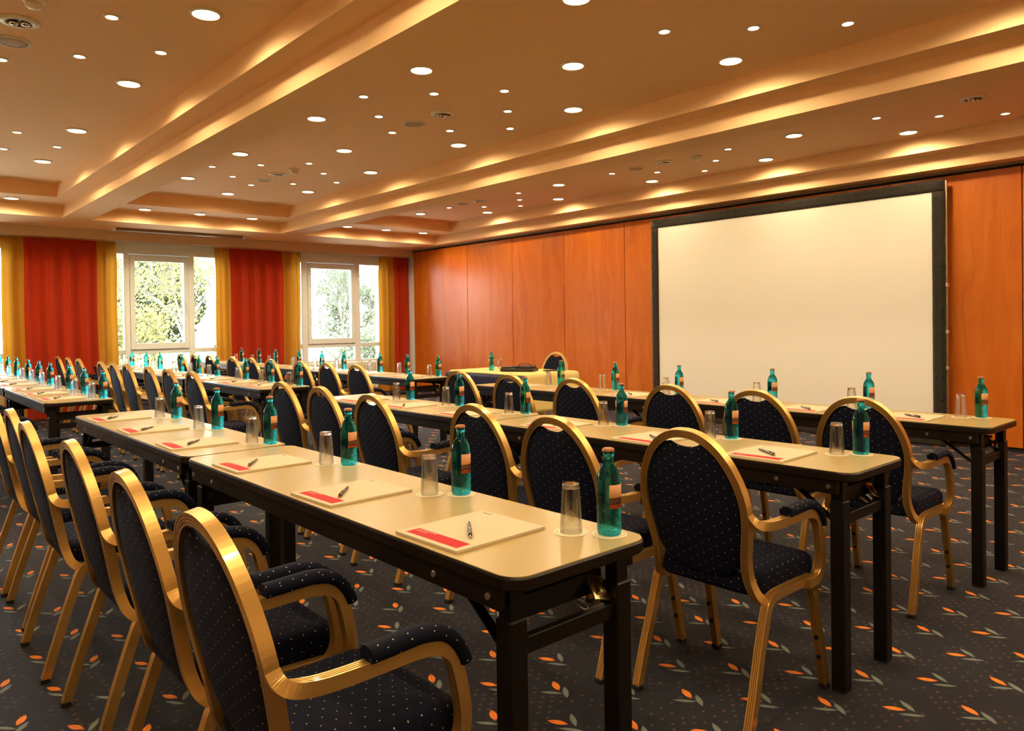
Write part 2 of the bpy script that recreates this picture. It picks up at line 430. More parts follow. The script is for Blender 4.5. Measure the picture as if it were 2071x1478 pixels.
# window pane: clear sheet that lets daylight through and mirrors a little
m = bpy.data.materials.new('window_glass'); m.use_nodes = True; nt = NT(m); nt.n.clear()
o = nt.new('ShaderNodeOutputMaterial'); tb = nt.new('ShaderNodeBsdfTransparent'); tb.inputs[0].default_value = (.96, .98, .97, 1)
gb = nt.new('ShaderNodeBsdfGlossy'); gb.inputs['Roughness'].default_value = .0
fr = nt.new('ShaderNodeFresnel'); fr.inputs[0].default_value = 1.45; mx = nt.new('ShaderNodeMixShader')
nt.l.new(fr.outputs[0], mx.inputs[0]); nt.l.new(tb.outputs[0], mx.inputs[1]); nt.l.new(gb.outputs[0], mx.inputs[2]); nt.l.new(mx.outputs[0], o.inputs[0])
M['pane'] = m

# outdoors
M['lawn'], nt, b = mat('meadow', (.20, .22, .06), .9)
nt.put(b.inputs['Base Color'], nt.mix(nt.noise(nt.coord(), .8, 5), (.13, .14, .05, 1), (.24, .23, .12, 1)))
M['bounce_slab'], nt, b = mat('pale_bounce_slab', (.72, .70, .66), .8)  # pale surface of the added daylight reflector outside
nt.put(b.inputs['Base Color'], nt.mix(nt.noise(nt.coord(), 1.5, 5), (.66, .64, .60, 1), (.78, .76, .72, 1)))
M['bark'] = m_plain('bark', (.15, .13, .11), .9)
def leafmat(name, a, c_):
    m, nt, b = mat(name, a, .7, spec=.2)
    oi = nt.noise(nt.coord(), 2.3, 4); nt.put(b.inputs['Base Color'], nt.mix(oi, (*a, 1), (*c_, 1)))
    out = nt.n['Material Output']; tr = nt.new('ShaderNodeBsdfTranslucent'); tr.inputs[0].default_value = (*c_, 1)
    mx = nt.new('ShaderNodeMixShader'); mx.inputs[0].default_value = .35
    nt.l.new(b.outputs[0], mx.inputs[1]); nt.l.new(tr.outputs[0], mx.inputs[2]); nt.l.new(mx.outputs[0], out.inputs[0]); return m
M['leaf_gold'] = leafmat('autumn_leaf', (.13, .12, .035), (.30, .26, .10))
M['leaf_green'] = leafmat('evergreen_leaf', (.016, .024, .010), (.05, .06, .022))
M['leaf_pine'] = leafmat('pine_needle', (.06, .075, .04), (.15, .16, .10))

# ------------------------------------------------------------------ room shell
XL, XR, YB, YF = -1.6, 8.01, -2.2, 11.86
Z1, Z2, Z3 = 2.68, 2.828, 2.982
fl = MB().box(XL - .2, XR + .6, YB - .2, 12.42, -.12, 0).build('floor', M['carpet']); tag(fl, kind='structure')
COFFERS = [(-.55, 2.02), (2.35, 4.92), (5.24, 7.82)]
CY0, CY1 = -1.7, 10.85
ceil = MB().box(XL - .2, XR + .6, YB - .2, 12.42, Z3, Z3 + .12).build('ceiling', M['ceiling']); tag(ceil, kind='structure')
xs = [(XL, COFFERS[0][0]), (2.02, 2.35), (4.92, 5.24), (7.82, XR + .085)]
for a, c_ in xs: MB().box(a, c_, YB, 12.42, Z1, Z3).build('ceiling_beam', M['ceiling'], ceil)
for a, c_ in COFFERS:
    MB().box(a, c_, CY1, 12.42, Z1, Z3).build('ceiling_beam', M['ceiling'], ceil)
    MB().box(a, c_, YB, CY0, Z1, Z3).build('ceiling_beam', M['ceiling'], ceil)
    st = MB(); i = .18
    st.box(a, a + i, CY0, CY1, Z2, Z3).box(c_ - i, c_, CY0, CY1, Z2, Z3)
    st.box(a + i, c_ - i, CY1 - .68, CY1, Z2, Z3).box(a + i, c_ - i, CY0, CY0 + .4, Z2, Z3)
    st.build('ceiling_step', M['ceiling'], ceil)
tag(MB().box(XL - .15, XL, YB, 12.42, 0, Z1).build('wall_left', M['wall']), kind='structure')
tag(MB().box(XL, XR + .1, YB - .15, YB, 0, Z1).build('wall_back', M['wall']), kind='structure')

# folding partition of veneer panels
wr = MB().box(XR + .045, XR + .10, YB, 12.42, 0, Z1).build('wall_right', M['dark_gap']); tag(wr, kind='structure')
edges = [11.84, 11.354, 10.193, 9.014, 7.85, 6.673, 5.50, 4.32, 3.15, 1.996, .82, -.35, -1.52, YB + .01]
for a, c_ in zip(edges[:-1], edges[1:]):
    p = MB().bbox(-.02, .02, -(a - c_) / 2 + .004, (a - c_) / 2 - .004, .045, 2.632, .003).build('panel', M['wood'], wr)
    p.location = (XR + .02, (a + c_) / 2, 0)
tr = MB().box(XR - .012, XR + .045, YB, YF, 2.655, Z1).build('trim_1', M['case']); tag(tr, kind='structure')
tr = MB().box(XR + .03, XR + .045, YB, YF, 0, .045).build('baseboard_right', M['dark_gap']); tag(tr, kind='structure')
tr = MB().box(XR + .030, XR + .044, 11.845, 12.155, 0, 2.655).build('trim_2', M['white']); tag(tr, kind='structure')

# window wall (sill, lintel, piers, valance)
WY = 12.16
wf = MB()
wf.box(XL, XR + .1, WY, 12.42, 0, .60).box(XL, XR + .1, WY, 12.42, 2.56, Z1)
for a, c_ in ((XL, -1.2), (1.60, 2.80), (4.48, 5.68), (7.50, XR + .1)): wf.box(a, c_, WY, 12.42, .60, 2.56)
tag(wf.build('wall_front', M['wall']), kind='structure')
tag(MB().box(XL, XR, YF, YF + .06, 2.545, Z1).build('trim_3', M['valance']), kind='structure')

def window(n, x0, x1, posts, sash):
    w = MB()
    y0, y1 = WY + .03, WY + .10
    w.box(x0, x1, y0, y1, 2.44, 2.56).box(x0, x1, y0 - .02, y1, 2.385, 2.44)      # head with blind track
    w.box(x0, x1, y0, y1, .60, .64)
    o = w.build('window_%d' % n, M['white']); tag(o, kind='structure')
    for a, c_ in posts: MB().bbox(a, c_, y0 - .03, y1, .60, 2.47, .006).build('post', M['white'], o)
    MB().bbox(x0, x1, y0 - .01, y1, .875, .942, .005).build('transom', M['white'], o)
    MB().box(x0, x1, WY - .03, WY + .015, 2.545, 2.575).build('curtain_track', M['white'], o)
    if sash:
        a, c_ = sash
        f = MB(); z0, z1_ = .942, 2.378; t = .066
        f.bbox(a, a + t, y0 - .04, y1 - .01, z0, z1_, .006).bbox(c_ - t, c_, y0 - .04, y1 - .01, z0, z1_, .006)
        f.bbox(a + t, c_ - t, y0 - .04, y1 - .01, z0, z0 + t + .03, .006).bbox(a + t, c_ - t, y0 - .04, y1 - .01, z1_ - t - .03, z1_, .006)
        s_ = f.build('sash', M['white'], o)
        h = MB().bbox(c_ - .045, c_ - .02, y0 - .06, y0 - .04, 1.59, 1.66, .003).bbox(c_ - .042, c_ - .023, y0 - .085, y0 - .065, 1.50, 1.65, .004)
        h.build('handle', M['white'], s_)
        MB().box(a + t, c_ - t, y0 + .01, y0 + .014, z0 + t + .03, z1_ - t - .03).build('pane', M['pane'], s_)
    xsn = [x0] + [v for p_ in posts for v in p_] + [x1]
    for k in range(0, len(xsn), 2):
        a, c_ = xsn[k], xsn[k + 1]
        if c_ - a < .05: continue
        MB().box(a, c_, y0 + .03, y0 + .034, .64, .875).build('pane', M['pane'], o)
        if not (sash and a < sum(sash) / 2 < c_): MB().box(a, c_, y0 + .03, y0 + .034, .942, 2.385).build('pane', M['pane'], o)
    return o
window(1, 2.80, 4.48, [(3.045, 3.125), (3.975, 4.065)], (3.128, 3.972))
window(2, 5.68, 7.50, [(5.88, 5.99), (6.925, 7.03)], (5.995, 6.92))
window(3, -1.2, 1.60, [(-.3, -.2), (.7, .8)], None)

# small bits of the ceiling edge
t = empty('roller_screen_case', (3.68, 11.50, 2.66)); tag(t, 'slim brown roller screen case under the ceiling above the left window', 'screen case')
MB().bbox(-.90, .90, -.05, .05, -.018, .02, .004).build('case', M['case'], t)
for sx in (-1, 1): MB().bbox(sx * .92 - .02, sx * .92 + .02, -.055, .055, -.024, .02, .003).build('end_cap', M['white'], t)

# outdoors ground
tag(MB().box(-12, 22, 12.43, 18.5, -.7, -.55).build('bounce_slab', M['bounce_slab']), kind='structure')  # unseen pale slab, added to throw daylight up through the windows onto the ceiling
tag(MB().box(-60, 80, 12.45, 120, -.9, -.6).build('ground', M['lawn']), kind='structure')

# ------------------------------------------------------------------ trees outside the windows
def tree(name, loc, label, seed, height, spread, leafm, nleaf, lsize, crown, depth=4, lean=0., bare=0.):
    rg = random.Random(seed)
    t = empty(name, loc); tag(t, label, 'tree', 'trees outside the windows')
    br = MB(); tips = []
    def grow(p, d, ln, r, k):
        q = p + d * ln; br.tube(p, q, r, r * .7, n=5)
        if k >= 2: tips.append((p + d * ln * .5)); tips.append(q)
        if k >= depth: return
        for _ in range(3 if k else 6):
            nd = (d + Vector((rg.gauss(0, .55), rg.gauss(0, .55), rg.gauss(.08, .35))) * (1 + spread * .3)).normalized()
            s = rg.uniform(.25, 1.) if k == 0 else rg.uniform(.6, 1.)
            grow(p + d * ln * s, nd, ln * rg.uniform(.55, .8), r * .55, k + 1)
    grow(Vector((0, 0, 0)), Vector((lean, 0, 1)).normalized(), height * .42, height * .014, 0)
    br.build('trunk', M['bark'], t)
    lf = MB()
    for _ in range(nleaf):
        if crown:
            a = Vector((rg.gauss(0, 1), rg.gauss(0, 1), rg.gauss(0, 1))).normalized() * rg.random() ** .4
            p = Vector((a.x * crown[0], a.y * crown[0], crown[1] + a.z * crown[2]))
        else:
            p = rg.choice(tips) + Vector((rg.gauss(0, .16), rg.gauss(0, .16), rg.gauss(0, .16)))
        n = Vector((rg.gauss(0, 1), rg.gauss(0, 1), rg.gauss(0, 1))).normalized(); u = n.orthogonal().normalized(); w = n.cross(u)
        s = lsize * rg.uniform(.6, 1.3)
        lf.add([p - u * s, p + w * s * .45 + n * s * .1, p + u * s, p - w * s * .45 + n * s * .1], [(0, 1, 2, 3)])
    tag(lf.build('foliage', leafm, t), kind='stuff')
    return t
tree('leafy_tree', (6.4, 20.0, -.6), 'pale golden branching tree seen through the left window', 3, 5.2, 1.3, M['leaf_gold'], 9000, .050, None, 6)
tree('leafy_shrub', (4.1, 16.2, -.6), 'yellow shrub low behind the left end of the left window', 5, 2.6, 1.5, M['leaf_gold'], 7000, .045, None, 5)
tree('leafy_shrub', (8.1, 20.2, -.6), 'dark green bush at the lower right of the left window', 8, 2.4, 1.2, M['leaf_green'], 2600, .08, (.8, 1.3, .9), 3)
tree('evergreen_tree', (7.2, 25.0, -.6), 'dark evergreen behind the golden tree in the left window', 9, 5.5, 1., M['leaf_green'], 3600, .12, (1.5, 2.9, 1.7), 3)
tree('pine_tree', (12.3, 22.5, -.6), 'sparse pine with open branches seen through the right window', 12, 5.6, 1.4, M['leaf_pine'], 4500, .05, None, 5)
tree('leafy_shrub', (9.3, 15.8, -.6), 'light green shrub at the bottom of the right window', 15, 2.1, 1.5, M['leaf_pine'], 2600, .06, None, 4)
tree('leafy_tree', (17.5, 30.0, -.6), 'faint distant tree in the narrow right pane of the right window', 21, 5.6, 1.2, M['leaf_pine'], 3000, .12, None, 4)

# ------------------------------------------------------------------ ceiling fittings
BAYS = [(.738, 'left'), (3.645, 'middle'), (6.625, 'right')]
def ordw(k): return ['first', 'second', 'third', 'fourth', 'fifth', 'sixth', 'seventh', 'eighth', 'ninth', 'tenth'][k]

dm_ring = MB().lathe([(.070, -.010), (.072, -.011), (.084, -.007), (.086, 0), (.070, 0)], 28, closed=True).mesh('ring'); dm_ring.materials.append(M['ring'])
dm_lens = MB().lathe([(.0, -.0085), (.045, -.0080), (.0695, -.005), (.0695, -.001), (.0, -.001)], 24).mesh('lens'); dm_lens.materials.append(M['lens'])
sm_ring = MB().lathe([(.031, -.006), (.033, -.0065), (.043, -.004), (.0445, 0), (.031, 0)], 20, closed=True).mesh('ring'); sm_ring.materials.append(M['ring'])
sm_lens = MB().lathe([(.0, -.005), (.02, -.0046), (.0305, -.003), (.0305, -.001), (.0, -.001)], 18).mesh('lens'); sm_lens.materials.append(M['star'])
spot_d = bpy.data.lights.new('downlight_beam', 'SPOT'); spot_d.energy = LAMP_W; spot_d.color = LAMP_COL
spot_d.spot_size = math.radians(172); spot_d.spot_blend = .55; spot_d.shadow_soft_size = .05
spot2_d = bpy.data.lights.new('spotlight_beam', 'SPOT'); spot2_d.energy = STAR_W; spot2_d.color = LAMP_COL
spot2_d.spot_size = math.radians(70); spot2_d.spot_blend = .6; spot2_d.shadow_soft_size = .025

def downlight(x, y, z, label):
    t = empty('downlight', (x, y, z)); tag(t, label, 'ceiling light', 'large downlights')
    part('ring', dm_ring, t); part('lens', dm_lens, t)
    l = bpy.data.objects.new('beam', spot_d); COL.objects.link(l); l.parent = t; l.location = (0, 0, -.012)
def star(x, y, label):
    t = empty('spotlight', (x, y, Z3)); tag(t, label, 'ceiling light', 'small spotlights')
    part('ring', sm_ring, t); part('lens', sm_lens, t)
    l = bpy.data.objects.new('beam', spot2_d); COL.objects.link(l); l.parent = t; l.location = (0, 0, -.008)

YS = [8.85, 7.31, 5.69, 4.17, 2.73, 1.18, -.35]
for cx, bn in BAYS:
    for sd, sx in (('left', -.735), ('right', .745)):
        for k, y in enumerate(YS):
            downlight(cx + sx, y, Z3, 'large downlight, %s column of the %s ceiling bay, %s from the window end' % (sd, bn, ordw(k)))
    for k, y in enumerate([9.58, 6.56, 3.46, .42]):
        downlight(cx, y, Z3, 'large downlight, centre line of the %s ceiling bay, %s from the window end' % (bn, ordw(k)))
    for k, sx in enumerate((-.74, -.035, .70)):
        downlight(cx + sx, 10.52, Z2, 'large downlight, window step of the %s ceiling bay, %s from the left' % (bn, ordw(k)))
DIA = [(0, -.77, 'near tip'), (.365, -.39, 'near right side'), (.735, 0, 'right tip'), (.365, .39, 'far right side'), (0, .76, 'far tip'),
       (-.365, .39, 'far left side'), (-.735, 0, 'left tip'), (-.365, -.39, 'near left side')]
def diamonds(cx, bn, skip):
    for k, cy in enumerate((8.08, 4.93, 1.95)):
        for dx, dy, nm in DIA:
            if (k, nm) in skip: continue
            star(cx + dx, cy + dy, 'small star spotlight, %s of the %s diamond from the window, %s ceiling bay' % (nm, ordw(k), bn))
near_all = {(2, n) for _, _, n in DIA}
diamonds(.738, 'left', near_all | {(0, 'far left side'), (0, 'left tip'), (1, 'left tip'), (0, 'near left side'), (1, 'near left side'), (1, 'far left side')})
diamonds(3.645, 'middle', near_all - {(2, 'far tip'), (2, 'far right side'), (2, 'right tip')})
diamonds(6.625, 'right', {(k, n) for k in range(3) for n in ('left tip', 'near left side', 'far left side')} | {(2, 'near tip'), (2, 'near right side')})

g_ring = MB().lathe([(.062, -.010), (.066, -.013), (.098, -.008), (.10, 0), (.062, 0)], 28, closed=True).mesh('ring'); g_ring.materials.append(M['ring'])
g_cup = MB().lathe([(.0, -.004), (.055, -.006), (.061, -.009), (.061, -.001), (.0, -.001)], 24).mesh('cup'); g_cup.materials.append(M['leather'])
gb = MB(); gb.lathe([(.0, -.024), (.018, -.022), (.024, -.014), (.024, -.004), (0, -.004)], 14, c=(-.026, .012, 0)).lathe([(.0, -.024), (.018, -.022), (.024, -.014), (.024, -.004), (0, -.004)], 14, c=(.028, -.008, 0))
g_bulb = gb.mesh('nozzle'); g_bulb.materials.append(M['chrome'])
for (x, y, w) in ((.728, 4.93, 'far left, at the top left corner'), (3.655, 4.94, 'middle bay, centre of the near diamond'), (3.632, 8.06, 'middle bay, centre of the far diamond'),
                  (6.65, 1.98, 'right bay, nearest the camera'), (6.605, 4.94, 'right bay, above the left half of the screen'), (6.61, 8.12, 'right bay, above the speaker table')):
    t = empty('air_nozzle', (x, y, Z3)); tag(t, 'round ceiling air nozzle, ' + w, 'ceiling vent', 'ceiling air nozzles')
    part('ring', g_ring, t); part('cup', g_cup, t); part('nozzle', g_bulb, t)
sp_ring = MB().lathe([(.082, -.007), (.085, -.008), (.098, -.005), (.10, 0), (.082, 0)], 28, closed=True).mesh('ring'); sp_ring.materials.append(M['ring'])
sp_g = MB().lathe([(.0, -.006), (.06, -.0055), (.0815, -.004), (.0815, -.001), (0, -.001)], 24).mesh('grille'); sp_g.materials.append(M['grille'])
for (x, y, w) in ((.745, 5.30, 'below the air nozzle at the top left corner'), (3.636, 5.33, 'in the near part of the middle bay'), (3.65, 8.47, 'in the far part of the middle bay'),
                  (6.63, 5.34, 'in the right bay above the screen'), (6.57, 8.44, 'in the far part of the right bay')):
    t = empty('ceiling_speaker', (x, y, Z3)); tag(t, 'flat round ceiling speaker ' + w, 'speaker', 'ceiling speakers')
    part('ring', sp_ring, t); part('grille', sp_g, t)
sd_b = MB().lathe([(.0, -.018), (.045, -.018), (.055, -.010), (.055, 0), (0, 0)], 20).mesh('base'); sd_b.materials.append(M['ring'])
sd_h = MB().lathe([(.0, -.048), (.030, -.046), (.040, -.036), (.040, -.020), (.0, -.018)], 20).mesh('head'); sd_h.materials.append(M['ring'])
for (x, y, w) in ((.74, 4.56, 'at the top edge of the picture, left bay'), (3.66, 7.70, 'in the middle bay'), (6.66, 4.55, 'in the right bay above the screen')):
    t = empty('smoke_detector', (x, y, Z3)); tag(t, 'small white smoke detector ' + w, 'smoke detector', 'smoke detectors'); part('base', sd_b, t); part('head', sd_h, t)

# ------------------------------------------------------------------ curtains
def strip_mesh(x0, x1, ph, gather):
    mb = MB(); nx = max(8, int((x1 - x0) / .012)); zs = [.03, .3, .7, 1.1, 1.5, 1.9, 2.2, 2.36, 2.46, 2.535]
    vs = []
    for z in zs:
        k = min(1., (2.535 - z) / .35)
        for i in range(nx + 1):
            x = x0 + (x1 - x0) * i / nx; s = x * 1.0
            y = 12.03 + k * (.046 * math.sin(s * 27 + ph + .8 * math.sin(s * 5)) + .016 * math.sin(s * 61 + 1.3 * ph + .5 * z) + .014 * math.sin(s * 11 + z * .7)) + (1 - k) * .008 * math.sin(s * 160)
            vs.append((x + .006 * math.sin(z * 3 + ph) * k, y, z))
    fs = [(r * (nx + 1) + i, r * (nx + 1) + i + 1, (r + 1) * (nx + 1) + i + 1, (r + 1) * (nx + 1) + i) for r in range(len(zs) - 1) for i in range(nx)]
    return mb.add(vs, fs, True)
def curtain(label, parts, ph):
    x0 = parts[0][1]; x1 = parts[-1][2]
    t = empty('curtain', ((x0 + x1) / 2, 12.03, 0)); tag(t, label, 'curtain', 'window curtains')
    for col_, a, c_ in parts:
        mb = strip_mesh(a, c_, ph, 0); mb.v = [(x - (x0 + x1) / 2, y - 12.03, z) for x, y, z in mb.v]
        mb.build(col_ + '_panel', M['curtain_' + col_], t)
curtain('wide red curtain with gold side strips, at the far left', [('gold', 1.50, 1.765), ('red', 1.765, 2.655), ('gold', 2.655, 2.915)], .3)
curtain('red curtain with gold side strips, hanging between the two windows', [('gold', 4.335, 4.575), ('red', 4.575, 5.465), ('gold', 5.465, 5.80)], 1.7)
curtain('gold and red curtain in the corner, beside the wood wall', [('gold', 7.37, 7.68), ('red', 7.68, 8.03)], 3.1)

# ------------------------------------------------------------------ radiator
t = empty('radiator', (6.62, 12.07, 0)); tag(t, 'long cream ribbed radiator below the right window', 'radiator')
fin = MB().bbox(-.020, .020, -.045, .045, .10, .60, .012).mesh('rib'); fin.materials.append(M['radiator'])
for k in range(26): part('rib', fin, t).location = (-.70 + k * .0545, 0, 0)
MB().bbox(-.74, .70, -.02, .02, .13, .17, .005).bbox(-.74, .70, -.02, .02, .53, .57, .005).build('header_pipe', M['radiator'], t)
for sx in (-.5, .5): MB().box(sx - .02, sx + .02, -.03, .03, 0, .12).build('foot', M['radiator'], t)

# ------------------------------------------------------------------ projection screen (stands on the floor before the partition)
t = empty('projection_screen', (7.90, 4.36, 0)); tag(t, 'large white projection screen with black border against the wood wall', 'projection screen')
hy = 1.755; b_ = .108
MB().box(-.004, .004, -hy + b_, hy - b_, .085, 2.478).build('screen_cloth', M['screen'], t)
sc = MB()
def frame_strip(y0, y1, z0, z1):
    n = 40 if (y1 - y0) > (z1 - z0) else 30; vs = []; fs = []
    horiz = (y1 - y0) > (z1 - z0)
    for i in range(n + 1):
        for j, w_ in enumerate((0, .35, .7, 1)):
            if horiz: y = y0 + (y1 - y0) * i / n; z = z0 + (z1 - z0) * w_ + (.006 * abs(math.sin(i * 1.9)) if (w_ == 1) else 0)
            else: z = z0 + (z1 - z0) * i / n; y = y0 + (y1 - y0) * w_ - (0.005 * abs(math.sin(i * 1.7)) if (w_ == 0 and y0 < 0) else 0)
            x = -.008 - .004 * math.sin(i * 2.1 + w_ * 2) * (1 if .1 < w_ < .9 else .3)
            vs.append((x, y, z))
    for i in range(n):
        for j in range(3):
            a = i * 4 + j; fs.append((a, a + 1, a + 5, a + 4) if not horiz else (a, a + 4, a + 5, a + 1))
    return MB().add(vs, fs, True)
for a in ((-hy, hy, 2.478, 2.585), (-hy, hy, .004, .085), (-hy, -hy + b_, .085, 2.478), (hy - b_, hy, .085, 2.478)):
    o = frame_strip(*a).build('border', M['border'], t)
    md = o.modifiers.new('cloth', 'SOLIDIFY'); md.thickness = .004; md.offset = 1 if False else -1
fr_ = MB()
for y in (-hy - .004, hy + .004): fr_.box(.012, .036, y - .012, y + .012, 0, 2.58)
fr_.box(.012, .036, -hy, hy, 2.555, 2.58).box(.012, .036, -hy, hy, .01, .035)
fr_.build('frame_tube', M['alu'], t)
sn = MB().tube((0, 0, 0), (-.008, 0, 0), .009, n=10).mesh('snap'); sn.materials.append(M['black_metal'])
for k in range(18):
    o = part('snap', sn, t); o.location = (-.012, -hy + .05 + k * (2 * hy - .1) / 17, 2.565)
for k in range(11):
    o = part('snap', sn, t); o.location = (-.012, -hy + .020, .25 + k * .215)
    o = part('snap', sn, t); o.location = (-.012, hy - .020, .25 + k * .215)
for z in (.75, 1.10, 1.55): MB().bbox(-.006, .040, -hy - .030, -hy - .004, z, z + .035, .003).build('hinge', M['alu'], t)

# ------------------------------------------------------------------ chair prototype (faces +x)
GA, GL = .0140, .0130      # half depth (ridged faces), half width (smooth faces)
def ridge(sg):
    q = [(-GL, GA)]
    for c_ in (-.0066, 0., .0066): q += [(c_ - .0017, GA), (c_ - .0008, GA - .0032), (c_ + .0008, GA - .0032), (c_ + .0017, GA)]
    q += [(GL, GA)]
    return [(l * sg, a * sg) for l, a in q]
GP = ridge(1)[::-1] + ridge(-1)[::-1]
def bx(z): return -.162 - .20 * (z - .45)
half = [(0, .902), (.050, .895), (.099, .869), (.143, .822), (.175, .757), (.190, .692), (.189, .630), (.180, .570), (.171, .515), (.170, .465)]
NB = Vector((-1, 0, -.2)).normalized()
hp = [(bx(z), y, z) for y, z in half]; hr = [NB] * len(half)
low = [((-.155, .176, .428), (-1, 0, -.35)), ((-.142, .184, .400), (-.8, 0, -.6)), ((-.118, .192, .381), (-.3, 0, -1)), ((-.085, .196, .374), (0, 0, -1))]
hp += [p for p, _ in low]; hr += [Vector(r).normalized() for _, r in low]
lp = [(x, -y, z) for x, y, z in hp[::-1]]
full = lp[:-1] + hp; fref = hr[::-1][:-1] + hr
path = crom(full, 5); refs = crom(fref, 5)
hoop_mb = MB().sweep(path, refs, GP, smooth=False)
hoop_me = hoop_mb.mesh('back_frame'); hoop_me.materials.append(M['gold'])
# backrest upholstery
ins = .0140
outl = []
hh = crom([(0, y, z) for y, z in half], 3)
def inner(y, z, cz=.66): # shrink toward centre by the frame's half width
    d = Vector((y, z - cz)); L = d.length; k = (L - ins) / L; return (y * k, cz + (z - cz) * k)
rt = [inner(p[1], p[2]) for p in hh]
rt = [p for p in rt if p[0] > .078]
right = [(0, .856), (.024, .858), (.044, .864), (.060, .8715)] + [p for p in rt if p[1] > .52] + [(.148, .495), (.126, .466), (.090, .446), (.048, .437)]
outl = right + [(0, .435)] + [(-y, z) for y, z in right[:0:-1]]
bk = MB(); vs = []; fs = []; n = len(outl); C0 = (0, .66); rings = [1., .96, .86, .66, .4, .15]
def brings(side):
    base = len(vs)
    for i, s in enumerate(rings):
        for (y, z) in outl:
            yy = C0[0] + (y - C0[0]) * s; zz = C0[1] + (z - C0[1]) * s
            dome = (.006 + .011 * (1 - s ** 5)) if i else .004
            if side > 0: dome *= 1.35
            vs.append((bx(zz) + side * dome, yy, zz))
    for i in range(len(rings) - 1):
        for k in range(n):
            k2 = (k + 1) % n; q = (base + i * n + k, base + i * n + k2, base + (i + 1) * n + k2, base + (i + 1) * n + k)
            fs.append(q if side > 0 else q[::-1])
    c = tuple(base + (len(rings) - 1) * n + k for k in range(n)); fs.append(c if side > 0 else c[::-1])
    return base
b1 = brings(1); b2 = brings(-1)
for k in range(n): fs.append((b1 + k, b2 + k, b2 + (k + 1) % n, b1 + (k + 1) % n))
back_me = MB().add(vs, fs, True).mesh('backrest'); back_me.materials.append(M['fab_back'])
# seat
st = MB(); vs = []; fs = []
def seat_ring(k, z):
    pts = []
    for (x, y) in rrect(-.160, .230, -.190, .190, .06, 7):
        w_ = 1.0 + .05 * (x + .165) / .4
        pts.append((.035 + (x - .035) * k, y * w_ * k, z + (-.012 * max(0, (x - .16) / .075) ** 2 if z > .43 else 0)))
    return pts
sr = [(.90, .396), (.975, .398), (1.0, .412), (1.0, .440), (.985, .456), (.94, .468), (.84, .476), (.6, .482), (.3, .484)]
n = len(seat_ring(1, 0))
for k, z in sr: vs += seat_ring(k, z)
for i in range(len(sr) - 1):
    for k in range(n): fs.append((i * n + k, i * n + (k + 1) % n, (i + 1) * n + (k + 1) % n, (i + 1) * n + k))
fs.append(tuple(range(n))[::-1]); fs.append(tuple((len(sr) - 1) * n + k for k in range(n)))
seat_me = MB().add(vs, fs, True).mesh('seat'); seat_me.materials.append(M['fab_seat'])
def mk(name, path, refs, prof, mtl, k=4, smooth=False):
    me = MB().sweep(crom(path, k), crom(refs, k), prof, smooth=smooth).mesh(name); me.materials.append(M[mtl]); return me
proto_chair = empty('conference_chair')
part('back_frame', hoop_me, proto_chair); part('backrest', back_me, proto_chair); part('seat', seat_me, proto_chair)
